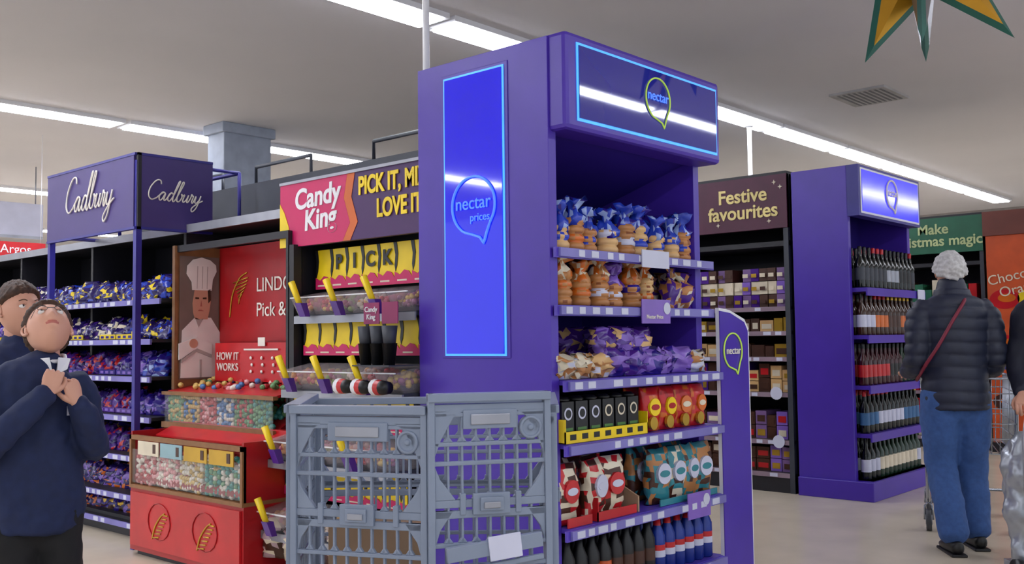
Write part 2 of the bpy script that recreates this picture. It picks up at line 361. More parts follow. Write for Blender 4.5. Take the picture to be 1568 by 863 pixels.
# ---------------- left gondola
g=empty('supermarket_gondola_shelving')
b=B()
b.box(3.05,4.27,3.39,9.6,0,.12,DARK)
b.box(3.67,3.73,3.39,9.6,.12,1.9,DARK); b.box(3.68,3.72,3.39,7.2,1.9,2.25,DK2)
b.box(3.2,4.2,3.39,9.6,1.9,1.93,DARK); b.box(3.18,3.2,3.39,9.6,1.885,1.935,GREY); b.box(4.2,4.22,3.39,9.6,1.885,1.935,GREY)
for y in (4.42,5.62,6.88,8.1,9.5): b.box(3.2,3.67,y-.015,y+.015,.12,1.9,DARK)
for (ya,yb) in ((3.6,4.4),(5.0,5.6),(6.0,6.9)):
    b.tube([(3.7,ya,2.2),(3.7,ya,2.36),(3.7,yb,2.36),(3.7,yb,2.2)],.012,DK2,6)
ZS=(1.48,1.23,1.0,.755,.51,.27,.1)
for z in ZS:
    b.box(3.0 if z<1.3 else 3.06,3.67,5.64,9.48,z-.02,z,DARK); b.box(3.73,4.27,3.4,9.48,z-.02,z,DARK)
b.T=FR('-X',(0,0,0))
for z in ZS: rail(b,-9.46,-5.65,z,-3.0 if z<1.3 else -3.06,RAIL,.034)
b.obj('frame',g)
b=B(); GX=FR('-X',(3.02,0,0)); b.T=GX
for z in ZS:
    x=-9.4; grp=0
    while x<-5.72:
        w_=random.uniform(.11,.15)
        if grp<=0:
            grp=random.choice((3,4,5))
            if z>1.1: m,pal=random.choice(((PURB2,(YEL,LIL)),(BLU,(DPUR,LBL)),(DPUR,(CREAM,PURB)),(PURB2,(LIL,GOLD)),(DPUR,(BLU,YEL))))
            elif z>.6: m,pal=random.choice(((PURB2,(LIL,DPUR)),(DPUR,(PURB,LIL)),(PURB2,(BLU,LBL)),(PURB,(RED2,DPUR))))
            else: m,pal=random.choice(((DPUR,(ORG,LIL)),(PURB,(RED2,DPUR)),(PURB2,(BRN,GOLD)),(DPUR,(LIL,ORG))))
        grp-=1
        for q in range(2): b.pouch(x+.03*q,z,-.11-.11*q,w_,random.uniform(.11,.16) if z>.12 else .12,.08,m,pal,random.uniform(-.4,.4),.024,lean=.05,th=.2)
        x+=w_*.85
b.obj('chocolate_bags')
b=B(); b.T=GX
for z,mm in ((1.48,YEL),(1.23,YEL),(1.0,PURB2),(.755,PURB)):
    x=-9.3; k=0
    while x<-5.9:
        if k%3<2:
            zo=.0 if z<1.3 else -.06
            b.box(x,x+.22,z+.001,z+.035,-.055+zo,-.05+zo,mm); b.box(x,x+.22,z+.001,z+.004,-.17+zo,-.05+zo,mm)
            for q in range(3): b.box(x+.02+q*.07,x+.06+q*.07,z+.01,z+.026,-.05+zo,-.049+zo,PURB2 if mm is YEL else LIL)
        x+=.235; k+=1
b.obj('shelf_ready_trays')
gt=empty('chocolate_display_gantry'); b=B()
gx0,gx1,gy0,gy1=2.86,3.36,5.58,6.80
for (x,y) in ((gx0+.015,gy0+.015),(gx0+.015,gy1-.015)): b.box(x-.018,x+.018,y-.018,y+.018,0,2.3,CAD2)
b.box(gx0-.01,gx0+.01,gy0+.02,gy1,1.9,2.33,CADP); b.box(gx0+.025,gx1,gy0-.01,gy0+.01,1.9,2.33,CADP)
b.box(gx0-.014,gx0+.014,gy0,gy1,2.33,2.345,CAD2); b.box(gx0-.014,gx0+.014,gy0,gy1,1.885,1.9,CAD2)
b.box(gx0,gx1,gy0-.014,gy0+.014,2.33,2.345,CAD2); b.box(gx0,gx1,gy0-.014,gy0+.014,1.885,1.9,CAD2); b.box(gx0+.0,gx0+.022,gy0-.014,gy0+.01,1.885,2.345,DARK)
for z in (1.93,2.3): b.tube([(gx1,gy0,z),(gx1+.2,gy0,z),(gx1+.2,gy1,z),(gx0,gy1,z)],.012,CAD2,6)
b.tube([(gx1+.2,gy0,1.9),(gx1+.2,gy0,2.3)],.012,CAD2,6); b.tube([(gx1,gy1,1.9),(gx1,gy1,2.3)],.012,CAD2,6)
b.T=FR('-X',(gx0-.012,0,0)); script_word(b,-6.52,2.06,.68,CRM,.0052)
b.T=FR('-Y',(0,gy0-.012,0)); script_word(b,2.91,2.07,.37,CRM,.0042); b.obj('frame_and_signs',gt)

# ---------------- red chocolate pick and mix
lz=empty('red_pick_and_mix_counter'); b=B()
ya,yb=4.44,5.60; XB=3.42
b.box(3.12,XB+.06,yb-.02,yb,.66,1.80,WOOD); b.box(3.12,XB+.06,ya-.02,ya,.66,1.80,DARK); b.box(XB,XB+.06,ya,yb,.66,1.80,RED)
b.box(3.12,3.15,ya,yb,1.76,1.80,DARK); b.box(3.105,3.125,yb-.03,yb,.66,1.8,WOOD)
CH=mat('poster_taupe','#7d6c64',.5); 
b.T=FR('-Y',(0,yb-.022,0)); b.box(3.14,XB-.01,.98,1.74,0,.004,CH)
HATW=mat('chef_white','#f2ece8',.6,var=.08); SHD=mat('chef_grey_fold','#b9aeaa',.6)
cxm=3.285
def cp(pts): return [(cxm+(x-3.38)*.86,y) for x,y in pts]
b.poly(cp([(3.22,.99),(3.54,.99),(3.54,1.26),(3.46,1.36),(3.33,1.36),(3.23,1.28)]),HATW,.004,.007)
b.poly(cp([(3.33,1.35),(3.43,1.35),(3.445,1.4),(3.455,1.46),(3.44,1.55),(3.33,1.55),(3.31,1.45),(3.315,1.39)]),SKIN,.007,.01)
b.poly(cp([(3.305,1.53),(3.46,1.53),(3.47,1.6),(3.5,1.65),(3.495,1.69),(3.45,1.72),(3.38,1.735),(3.31,1.72),(3.265,1.68),(3.26,1.63),(3.3,1.58)]),HATW,.010,.013)
for xx in (3.34,3.38,3.42): b.poly(cp([(xx,1.54),(xx+.005,1.54),(xx+.01,1.68),(xx+.004,1.68)]),SHD,.012,.0135)
b.poly(cp([(3.435,1.45),(3.455,1.47),(3.45,1.54),(3.43,1.53)]),HAIRB,.011,.013); b.poly(cp([(3.33,1.475),(3.36,1.475),(3.36,1.485),(3.33,1.487)]),HAIRB,.011,.012); b.poly(cp([(3.39,1.475),(3.42,1.475),(3.42,1.487),(3.39,1.485)]),HAIRB,.011,.012); b.poly(cp([(3.35,1.40),(3.40,1.40),(3.38,1.41),(3.36,1.41)]),LIP,.011,.012); b.poly(cp([(3.37,1.43),(3.385,1.43),(3.378,1.47)]),LIP,.011,.0115)
b.poly(cp([(3.33,1.36),(3.36,1.3),(3.4,1.36),(3.38,1.345)]),SHD,.008,.010); b.poly(cp([(3.2,1.1),(3.34,1.17),(3.46,1.13),(3.46,1.19),(3.34,1.24),(3.2,1.2)]),HATW,.010,.02); b.poly(cp([(3.22,1.08),(3.34,1.15),(3.46,1.11),(3.46,1.13),(3.34,1.17),(3.22,1.1)]),SHD,.010,.019)
b.poly(cp([(3.37,.99),(3.385,.99),(3.385,1.1),(3.37,1.1)]),SHD,.008,.010); b.disc(*cp([(3.31,1.2)])[0],.028,SKIN,.02,.026)
b.T=FR('-X',(XB,0,0)); b.box(-yb+.03,-ya-.03,1.21,1.74,0,.004,RED)
for k in range(7):
    a=k*.25; b.tube([(-5.40+.05*math.cos(a*1.2),1.44+.022*k,.008),(-5.34+.09*math.sin(a),1.48+.02*k,.008)],.004,GOLD,5)
b.tube(catmull([(-5.45,1.36,.008),(-5.42,1.5,.008),(-5.34,1.6,.008),(-5.26,1.63,.008)],4),.005,GOLD,5)
b.T=FR('-X',(3.33,0,0)); b.box(-5.48,-4.74,.97,1.2,-.08,0,RED2); b.obj('cabinet',lz)
text('LINDOR\nPick & Mix',FR('-X',(XB-.008,5.16,1.47)),.12,CRM,lz,'poster_lettering',line=1.25,align='LEFT'); text('HOW IT\nWORKS',FR('-X',(3.322,5.33,1.085)),.066,CRM,lz,'instruction_lettering')
b=B(); b.T=FR('-X',(3.322,0,0))
for i in range(3):
    for j in range(3): b.ball((-5.08+i*.11+(.01 if j==1 else 0),1.03+j*.04,.0),(.013,.011,.004),CRM,8,4)
b.box(-5.15,-4.8,1.155,1.165,0,.003,CRM); b.box(-5.0,-4.93,1.18,1.23,0,.004,CRM); b.obj('instruction_icons',lz)
b=B()
b.hexa([(3.08,ya+.02,.7),(3.4,ya+.02,.7),(3.4,yb-.02,.7),(3.08,yb-.02,.7),(3.08,ya+.02,.73),(3.4,ya+.02,.92),(3.4,yb-.02,.92),(3.08,yb-.02,.73)],REDD)
b.box(3.04,3.07,ya,yb,.7,.735,WOOD); b.box(3.04,3.07,ya,yb,.895,.915,WOOD)
b.hexa([(3.07,ya+.01,.905),(3.42,ya+.01,.96),(3.42,yb-.02,.96),(3.07,yb-.02,.905),(3.07,ya+.01,.918),(3.42,ya+.01,.97),(3.42,yb-.02,.97),(3.07,yb-.02,.918)],RED2)
cy0,cy1=4.34,5.5; cx=2.8
b.box(cx,3.1,cy0,cy1,.03,.38,RED); b.box(cx+.03,3.05,cy0+.03,cy1-.03,0,.03,DARK)
b.box(cx-.012,cx,cy0+.02,cy1-.02,.06,.36,RED2)
b.box(cx-.01,3.1,cy0,cy1,.38,.4,WOOD); b.box(cx-.01,cx+.015,cy0,cy1,.655,.68,WOOD); b.box(cx-.01,cx+.015,cy1-.02,cy1,.4,.68,WOOD); b.box(cx-.01,cx+.015,cy0,cy0+.02,.4,.68,WOOD)
b.box(cx,3.1,cy0,cy0+.015,.4,.7,RED); b.box(cx,3.1,cy1-.015,cy1,.4,.7,RED); b.box(3.06,3.1,cy0,cy1,.4,.74,RED2)
b.hexa([(cx+.14,cy0+.02,.66),(3.08,cy0+.02,.72),(3.08,cy1-.02,.72),(cx+.14,cy1-.02,.66),(cx+.14,cy0+.02,.67),(3.08,cy0+.02,.73),(3.08,cy1-.02,.73),(cx+.14,cy1-.02,.67)],RED2)
b.hexa([(cx+.01,cy0+.02,.42),(3.08,cy0+.02,.42),(3.08,cy1-.02,.42),(cx+.01,cy1-.02,.42),(cx+.01,cy0+.02,.45),(3.08,cy0+.02,.6),(3.08,cy1-.02,.6),(cx+.01,cy1-.02,.45)],REDD)
b.T=FR('-X',(cx-.012,0,0))
for yc in (5.15,4.68):
    b.tube([(-yc+.12*math.cos(a*.4),.22+.1*math.sin(a*.4),.003) for a in range(16)],.003,RED,5,True)
    b.tube(catmull([(-yc-.07,.12,.003),(-yc-.04,.19,.003),(-yc+.02,.25,.003),(-yc+.06,.27,.003)],4),.005,GOLD,5)
    for k in range(7): b.tube([(-yc-.06+k*.018,.13+k*.022,.003),(-yc+.0+k*.016,.135+k*.021,.003)],.004,GOLD,5)
b.obj('counter_body',lz)
b=B(); b.box(cx-.004,cx,cy0+.02,cy1-.02,.41,.6,GLASS); b.box(3.05,3.054,ya+.02,yb-.02,.735,.895,GLASS); b.obj('glass_fronts',lz)
b=B(); 
for i,m in enumerate((CREAM,mat('tag_pale_blue','#8fb0b8',.5),GOLD,GOLD)): 
    y=4.4+.25*(3-i); b.box(cx-.016,cx-.011,y+.01,y+.24,.575,.652,m); b.box(cx-.018,cx-.016,y+.04,y+.07,.59,.64,BRN)
b.obj('flavour_tags',lz)
b=B(); CC=[mat('truffle_'+n,c,.25) for n,c in (('red','#b52a2e'),('gold','#c8a65a'),('pink','#dc9a9a'),('green','#5f8f5a'),('blue','#3f70a8'),('teal','#3f9088'),('white','#ddd3c4'))]
def heap(x0,x1,y0,y1,z0,z1,cols,n,r=.017):
    for _ in range(n):
        t=random.random(); x=x0+(x1-x0)*t
        b.ball((x,random.uniform(y0,y1),z0+(z1-z0)*t+random.uniform(0,.02)),(r,r*1.5,r),random.choice(cols),6,4)
secs=[(5.25,5.46,[CC[2],CC[0],CC[6]],),(5.0,5.23,[CC[2],CC[6]]),(4.75,4.98,[CC[1],CC[6]]),(4.38,4.73,[CC[3],CC[5],CC[6]])]
for y0,y1,c in secs:
    heap(cx+.02,3.02,y0,y1,.44,.56,c,150)
    for k in range(6):
        for q in range(9): b.ball((cx+.02,y0+(y1-y0)*(q+.5)/9,.42+k*.028+random.uniform(-.01,.01)),(.014,.02,.015),random.choice(c),6,4)
for i in range(6):
    y0=4.5+i*.18; c=[[CC[5],CC[3]],[CC[0],CC[3]],[CC[4],CC[6]],[CC[0],CC[2]],[CC[1],CC[4]],[CC[3],CC[1]]][i]
    heap(3.08,3.38,y0,y0+.17,.75,.9,c,60)
    for k in range(6):
        for q in range(7): b.ball((3.075,y0+.17*(q+.5)/7,.745+k*.027+random.uniform(-.01,.01)),(.014,.018,.015),random.choice(c),6,4)
    heap(3.12,3.35,y0,y0+.17,.93,.965,c,9)
b.obj('wrapped_truffles')

# ---------------- candy pick and mix
cz=empty('candy_pick_and_mix_stand'); b=B(); cy0,cy1=3.40,4.34
b.box(3.15,3.18,cy0,4.53,1.71,2.06,CPUR); b.box(3.18,3.67,cy0,cy1,.12,.14,DARK); b.box(3.55,3.66,cy0,cy1,.12,1.89,DK2)
b.box(3.12,3.17,cy1+.03,cy1+.07,.12,1.72,DARK)
b.T=FR('-X',(3.15,0,0))
b.poly([(-4.53,1.71),(-3.99,1.71),(-3.93,1.8),(-3.98,1.93),(-3.95,2.06),(-4.53,2.06)],PINK,0,.003)
b.poly([(-4.53,1.71),(-4.43,1.71),(-4.45,1.82),(-4.49,1.9),(-4.53,1.95)],YEL,.003,.006)
b.poly([(-4.02,1.71),(-3.93,1.71),(-3.87,1.8),(-3.92,1.93),(-3.89,2.06),(-3.95,2.06),(-3.98,1.93),(-3.93,1.8)],mat('orange_trim','#d0662a',.5),.001,.0025)
b.box(-4.53,-cy0,2.05,2.065,0,.01,GREY)
b.obj('header_board',cz)
text('Candy\n King',FR('-X',(3.145,4.2,1.9)),.15,WHITE,cz,'header_name',shear=.1,off=.004,line=.8,rot=.04); text('PICK IT, MIX IT,\nLOVE IT!',FR('-X',(3.145,3.545,1.91)),.125,YEL,cz,'header_slogan',off=.004,line=1.0,sx=.74)
STR=[mat('candy_mix_'+str(i),c,.35) for i,c in enumerate(('#e0a05a','#d95a7a','#c9505a','#e6c35a','#b06a8a','#8fae5a','#e8d8c8'))]
b=B(); bn=B()
tiers=[(1.48,1.69,1.34,3.13),(1.13,1.31,.96,3.05),(.76,.93,.61,2.97),(.42,.57,.26,2.93)]
pk=' PICK IT'
for ti,(s0,s1,bz,xf) in enumerate(tiers):
    b.T=FR('-X',(xf+.12,0,0)); b.box(-cy1,-cy0,s0,s1,0,.004,YEL)
    w_=.128; k=0; x=-cy1; h=s1-s0
    while x<-cy0-.02:
        b.poly([(x-.010,s1),(x+.014,s1),(x+.024,s0+.72*h),(x+.016,s0+.45*h),(x+.004,s0+.3*h),(x-.002,s0+.45*h),(x+.004,s0+.7*h)],BLACK,.004,.007)
        b.poly([(x,s0),(x+w_,s0),(x+w_,s0+.16*h),(x+w_*.8,s0+.3*h),(x+w_*.55,s0+.33*h),(x+w_*.3,s0+.22*h),(x,s0+.3*h)],PINK,.007,.009)
        b.box(x+.02,x+.09,s0+.07*h,s0+.11*h,.009,.010,CREAM)
        if ti==0 and k<len(pk) and pk[k]!=' ': text(pk[k],FR('-X',(xf+.108,-(x+.075),s0+.64*h)),.105,BLACK,cz,'strip_letter',off=.004,extr=.001)
        x+=w_; k+=1
    bn.T=FR('-X',(xf,0,0)); b.T=FR('-X',(xf,0,0))
    x=-cy1
    while x<-cy0-.1:
        w_=.148
        bn.hexa([(x,bz,-.2),(x+w_,bz,-.2),(x+w_,bz,.0),(x,bz,.0),(x,bz+.13,-.16),(x+w_,bz+.13,-.16),(x+w_,bz+.09,.05),(x,bz+.09,.05)],CLEAR)
        bn.box(x,x+w_,bz+.088,bz+.094,.045,.055,WHITE)
        for _ in range(60):
            t=random.random(); b.ball((x+.015+random.random()*(w_-.03),bz+.02+random.random()*.05+.03*t,-.01-.14*t),random.uniform(.011,.018),STR[(int(x*13)+random.choice((0,1)))%7],6,4)
        x+=w_+.005
    b.box(-cy1,-cy0,bz-.02,bz,-.4,.02,DK2); b.box(-cy1,-cy0,bz-.045,bz-.005,.02,.03,GREY)
    x=-cy1+.12
    for q in range(3):
        xx=x+q*.29
        b.hexa([(xx,bz-.01,.05),(xx+.05,bz-.01,.05),(xx+.05,bz-.01,.08),(xx,bz-.01,.08),(xx-.015,bz+.06,.06),(xx+.035,bz+.06,.06),(xx+.035,bz+.06,.1),(xx-.015,bz+.06,.1)],PURB)
        b.tube([(xx+.01,bz+.04,.08),(xx-.045,bz+.17,.10)],[.014,.018],YEL,8)
b.obj('tiers',cz); bn.obj('clear_bins',cz)
b=B(); b.T=FR('-X',(3.0,0,0))
b.box(-3.66,-3.40,1.085,1.09,-.12,.06,DK2)
for i in range(3):
    yy=3.62-i*.085
    b.lathe(-yy,1.09,0.01,[(.025,0,BLACK),(.036,.1,BLACK),(.038,.1)],BLACK,12); b.lathe(-yy,1.17,0.01,[(.027,0),(.038,.1)],DK2,12)
for i in range(3):
    yy=3.76-i*.13; b.lathe(-yy,.99,.06,[(.038,0,WHITE),(.036,.025,RED2),(.034,.055,BLACK),(.028,.1)],BLACK,12,axis='x')
for i in range(2): b.box(-3.64+i*.13,-3.53+i*.13,1.28,1.38,.0,.005,MAG)
b.obj('candy_cups',cz)
text('Candy\nKing',FR('-X',(2.993,3.585,1.33)),.035,WHITE,cz,'card_lettering')
b=B(); b.T=FR('-X',(2.90,0,0))
for i in range(5): b.pouch(-4.28+i*.17,.12,-.06,.16,.2,.12,mat('clear_sweet_bag','#b59aa0',.2),(BRN,CREAM),random.uniform(-.4,.4),.02)
b.obj('sweet_bags')

# ---------------- grey crate trolley
ct=empty('grey_plastic_crate_trolley')
def lattice(b,w_,h,seed,nx):
    random.seed(seed); d=.014
    b.box(0,w_,h-.02,h,-.012,.026,CRATE); b.box(0,w_,h-.046,h-.026,-.004,d,CRATE)
    b.box(0,.016,0,h,-.004,.02,CRATE); b.box(w_-.016,w_,0,h,-.004,.02,CRATE); b.box(0,w_,0,.02,-.004,.02,CRATE)
    rows=[h-.046,h-.115,h-.16,h-.25,h-.275,h-.35,h-.40,h-.5]
    for i,y in enumerate(rows):
        t=.010 if i not in (3,4) else .018
        b.box(.01,w_-.01,y-t,y,-.002,d,CRATE)
    b.box(.03,w_-.03,h-.262,h-.25,-.002,.006,CRATE)
    sp=(w_-.03)/nx
    for i in range(1,nx):
        x=.015+i*sp
        b.box(x-.003,x+.003,.02,h-.04,0,d-.003,CRATE)
        if i%2==0: b.box(x-.007,x+.007,h-.285,h-.235,0,d+.004,CRATE)
        for y in rows[1:7:2]:
            b.poly([(x-.012,y),(x+.012,y),(x+.003,y+.012),(x-.003,y+.012)],CRATE,0,d-.003)
    for sx in (0,1):
        c=.016 if sx==0 else w_-.016; q=1 if sx==0 else -1
        b.poly([(c,h-.04),(c+q*.075,h-.04),(c+q*.045,h-.058),(c+q*.015,h-.11),(c,h-.15)][::q],CRATE,0,d)
        b.poly([(c,h-.275),(c+q*.045,h-.275),(c+q*.012,h-.32),(c,h-.36)][::q],CRATE,0,d)
        b.poly([(c,h-.25),(c+q*.05,h-.25),(c+q*.012,h-.2),(c,h-.17)][::-q],CRATE,0,d)
    b.lathe(w_-.05,h-.085,0,[(.028,0),(.028,.018),(.022,.02),(.02,.014),(.008,.014),(.006,.02)],CRATE,20,axis='z')
    b.box(w_*.5-.045,w_*.5+.045,h-.285,h-.235,d,.024,CRATE); b.box(w_*.5-.028,w_*.5+.028,h-.276,h-.244,.024,.030,CRATE); b.box(w_*.5-.02,w_*.5+.02,h-.27,h-.255,.03,.034,GREY)
    b.box(w_*.28,w_*.72,h-.085,h-.04,.0,.018,CRATE); b.box(w_*.34,w_*.66,h-.075,h-.05,.018,.022,GREY)
def frame_from(p,q):
    p=Vector(p);q=Vector(q);x=(q-p);x.z=0;x.normalize();y=Vector((0,0,1));z=x.cross(y)
    M=Matrix.Identity(4)
    for i in range(3): M[i][0]=x[i];M[i][1]=y[i];M[i][2]=z[i]
    M.translation=p; return M
cA=W(2.47,-.545);cB=W(2.36,-.20);cC=W(2.42,.085);zb=.5
b=B(); b.T=frame_from((*cA,zb),(*cB,0)); wL=(Vector(cB)-Vector(cA)).length; lattice(b,wL,.545,1,10)
b.T=frame_from((*W(2.345,-.205),zb),(*cC,0)); wR=(Vector(cC)-Vector(W(2.345,-.205))).length; lattice(b,wR,.575,2,8)
cE=W(3.0,-.60);cG=W(3.0,.10)
b.T=frame_from((*cE,zb),(*cA,0)); lattice(b,(Vector(cE)-Vector(cA)).length,.545,3,12)
b.T=frame_from((*cC,zb),(*cG,0)); lattice(b,(Vector(cC)-Vector(cG)).length,.54,4,12)
b.T=frame_from((*cG,zb),(*cE,0)); lattice(b,(Vector(cE)-Vector(cG)).length,.53,5,16)
# slanted grip bar on the right hand crate
b.T=frame_from((*W(2.33,-.16),zb+.185),(*W(2.40,.06),0))@Matrix.Rotation(.10,4,'Z'); b.box(0,.235,.0,.035,.0,.016,CRATE); b.box(.0,.235,-.03,-.018,0,.012,CRATE); b.box(.10,.18,-.012,.045,.016,.022,LABEL)
b.T=Matrix.Identity(4)
b.hexa([(*cA,zb-.02),(*W(2.345,-.2),zb-.02),(*cC,zb-.02),(*W(3.0,-.25),zb-.02),(*cA,zb),(*W(2.345,-.2),zb),(*cC,zb),(*W(3.0,-.25),zb)],CRATE)
b.obj('lattice_basket',ct,.002)
b=B()
for p in (W(2.5,-.5),W(2.45,.04),W(2.95,-.55),W(2.95,.06)):
    b.tube([(*p,.12),(*p,.5)],.016,GREY,8); b.tube([(p[0]-.018,p[1],.06),(p[0]+.018,p[1],.06)],.06,BLACK,18)
    b.tube([(p[0]-.022,p[1],.06),(p[0]-.022,p[1],.13),(p[0]+.022,p[1],.13),(p[0]+.022,p[1],.06)],.006,GREY,6)
ps=[W(2.5,-.5),W(2.45,.04),W(2.95,.06),W(2.95,-.55)]
b.tube([(*p,.2) for p in ps],.014,GREY,8,True); b.tube([(*p,.48) for p in ps],.014,GREY,8,True)
b.obj('chassis',ct)
b=B(); a0=W(2.7,-.36);b.T=Matrix.Translation((a0[0],a0[1],.505))@Matrix.Rotation(-.75,4,'Z'); b.box(-.13,.13,-.12,.12,0,.22,CRD); b.box(-.13,.13,-.02,.02,.22,.222,BUN2); b.obj('cardboard_box',None,.004)
random.seed(11)
# ---------------- second tower
t2=empty('promotional_display_tower'); b=B(); X0,X1,Y0,Y1=7.07,8.30,3.02,3.46
b.box(X0,X0+.05,Y0,Y1,0,2.46,PUR);b.box(X1-.05,X1,Y0,Y1,0,2.46,PUR);b.box(X0+.05,X1-.05,Y1-.04,Y1,0,2.46,PURD);b.box(X0+.05,X1-.05,Y0+.02,Y1-.04,2.4,2.46,PUR)
b.box(X0-.02,X1,2.88,Y1,0,.14,PUR); b.obj('carcass',t2,.005)
b=B(); b.box(X0-.0,X1,2.93,3.02,2.08,2.46,CAD2); b.T=FR('-Y',(0,2.93,0)); b.box(X0+.03,X1-.03,2.1,2.44,0,.004,WHITE)
SC3=mat('sign_screen_bright','#3a36c8',.1,es=.9,emc='#3c3ce0'); b.box(X0+.05,X1-.05,2.115,2.425,.004,.008,SC3); bubble(b,7.68,2.29,.11,CRM,.008,.012); b.obj('header_sign',t2)
text('nectar',FR('-Y',(7.68,2.915,2.3)),.08,CRM,t2,'header_lettering')
b=B(); b.T=FR('-Y',(0,3.02,0))
for z in (1.55,1.2,.83,.48,.14): b.box(X0+.05,X1-.0,z-.03,z,-.38,.1,PUR); rail(b,X0+.05,X1,z,.1,PUR,.06,False)
for z in (1.5,.8,): b.box(8.1,8.25,z-.02,z+.06,.12,.125,LABEL)
b.obj('shelves',t2)
b=B(); b.T=FR('-Y',(0,3.02,0)); WB=mat('wine_bottle_dark','#0c1110',.12); WG=mat('wine_bottle_green','#1e3426',.12); WR=mat('red_wine','#3a0f18',.12); LBB=mat('label_blue','#3a6a9a',.5); WBR=mat('bottle_brown','#3a1e10',.12)
for z,labs,bos in ((1.55,(BLACK,DK2,GREY),(WB,)),(1.2,(ORG,ORG,LABEL,BRN),(WBR,WB)),(.83,(WR,RED2,BLACK,GRN),(WB,WR,WG)),(.48,(LBB,BLACK,LABEL),(WB,)),(.14,(CREAM,CREAM,LABEL),(WG,WB))):
    x=X0+.1; k=0
    while x<X1-.06:
        if k%3==0: lab=random.choice(labs); bo=random.choice(bos); cp_=random.choice((RED2,BLACK,GOLD,BLACK))
        k+=1
        for zz in (.04,-.06,-.16):
            h=.31
            b.lathe(x,z,zz,[(.034,0),(.037,.01),(.037,.06,lab),(.037,.15),(.036,.19),(.016,.23),(.014,.27,cp_),(.015,.30,cp_),(.013,h)],bo,12)
        x+=.083
b.obj('wine_bottles')
b=B(); b.box(8.33,8.52,2.9,2.93,.9,1.15,PURB); b.box(8.42,8.43,2.91,2.92,0,.9,GREY); b.box(8.3,8.55,2.82,3.0,0,.02,GREY); b.box(8.36,8.49,2.895,2.9,1.0,1.08,CRM); b.obj('price_card_stand')

# ---------------- right hand gondolas
def gondola(X,ya,yb,fz,fm,txt,tm,name,zs,cols,tx):
    g=empty(name); b=B(); b.box(X,X+1.2,ya,yb,0,.12,DARK); b.box(X+.57,X+.63,ya,yb,.12,2.3,DARK); b.box(X-.02,X+.02,ya,yb,fz[0],fz[1],fm); b.box(X+1.18,X+1.22,ya,yb,fz[0],fz[1],fm)
    b.box(X-.02,X+1.22,ya,yb,fz[1],fz[1]+.02,DARK); b.box(X,X+1.2,ya,yb,fz[0]-.14,fz[0]-.1,DARK)
    b.box(X-.01,X+.03,ya,ya+.04,0,fz[1],DK2)
    y=ya+.02
    while y<yb: b.box(X+.02,X+.57,y-.01,y+.01,.12,fz[0]-.1,DARK); y+=1.25
    for z in zs: b.box(X,X+.57,ya,yb,z-.025,z,DARK); b.box(X+.63,X+1.2,ya,yb,z-.025,z,DARK)
    b.T=FR('-X',(X,0,0))
    for z in zs: rail(b,-yb,-ya-.04,z,0,mat('rail_mauve','#8f7a88',.4),.035)
    b.obj('frame',g)
    if txt: text(txt,FR('-X',(X-.024,tx[0],(fz[0]+fz[1])/2)),tx[1],tm,g,'fascia_lettering',off=.003,line=.85)
    return g
MAR=mat('fascia_maroon','#4d1734',.5)
gg=gondola(7.09,3.5,12,(2.04,2.46),MAR,'Festive\nfavourites',mat('fascia_gold_text','#e8d48a',.5),'festive_gondola_shelving',(1.43,1.24,1.04,.765,.40,.15),None,(3.88,.155))
b=B(); b.T=FR('-X',(7.066,0,0))
for (x,y) in ((-3.6,2.4),(-3.55,2.36),(-4.1,2.1),(-3.65,2.1)): 
    b.poly([(x+(.02 if k%2==0 else .007)*math.cos(k*math.pi/4),y+(.02 if k%2==0 else .007)*math.sin(k*math.pi/4)) for k in range(8)],CREAM)
b.obj('fascia_stars',gg)
b=B(); b.T=FR('-X',(7.11,0,0)); MVE=mat('mauve_box','#7a5a90',.4)
for z in (1.43,1.24,1.04,.765,.40,.15):
    x=-8.0
    while x<-3.6:
        if z==1.43:
            c1=random.choice(((MVE,CREAM),(PURB,CREAM),(BRN,CREAM),(MVE,LIL)))
            for st in range(3):
                if random.random()<.92: b.box(x,x+.07,z+st*.105,z+st*.105+.1,-.3,-.04-random.random()*.03,c1[st%2]); b.box(x+.012,x+.058,z+st*.105+.03,z+st*.105+.06,-.04,-.038,random.choice((CREAM,BRN,GOLD)))
            w_=.075
        else:
            w_=random.choice((.08,.1,.12)); h=random.uniform(.09,.125); m=random.choice(((BUN2,BRN,GOLD) if z>1 else (GOLD,BRN,BUN2,PURB) if z>.7 else (MVE,BRN,LIL,BRN)))
            for st in range(1 if z>1 else 2):
                b.box(x,x+w_-.008,z+st*h*.95,z+st*h*.95+h*.9,-.3,-.05,m); b.box(x+.015,x+w_-.02,z+st*h*.95+.02,z+st*h*.95+h*.6,-.05,-.047,random.choice((CREAM,BRN,GOLD,RED2)))
        x+=w_
b.obj('boxed_chocolates')
b=B()
for (x,z) in ((-3.63,.78),(-3.62,.41)): b.T=FR('-X',(7.07,-x,z-.02)); b.disc(0,0,.05,LABEL,0,.003)
b.obj('round_shelf_tags',gg)
gondola(10.87,3.2,12,(2.06,2.44),GRN,'Make\nChristmas magic',mat('fascia_cream_text','#b9c890',.5),'christmas_gondola_shelving',(1.55,1.25,.95,.6,.3,.12),None,(3.70,.15))
b=B(); b.T=FR('-X',(10.89,0,0))
for z in (1.55,1.25,.95,.6,.3,.12):
    x=-6
    while x<-3.3:
        w_=random.choice((.09,.14)); b.box(x,x+w_-.01,z,z+random.uniform(.12,.24),-.3,-.03,random.choice((RED2,CREAM,BRN,GRN,GOLD,LABEL))); x+=w_
b.obj('christmas_grocery_boxes')
ORS=mat('orange_board','#c8501e',.5); 
oe=empty('orange_end_display'); b=B(); b.box(10.8,11.95,2.1,3.16,0,2.2,ORS); b.box(10.78,11.97,2.08,3.18,2.2,2.45,mat('board_maroon_brown','#6b3428',.5)); b.box(10.78,11.97,2.08,3.18,0,.1,DARK)
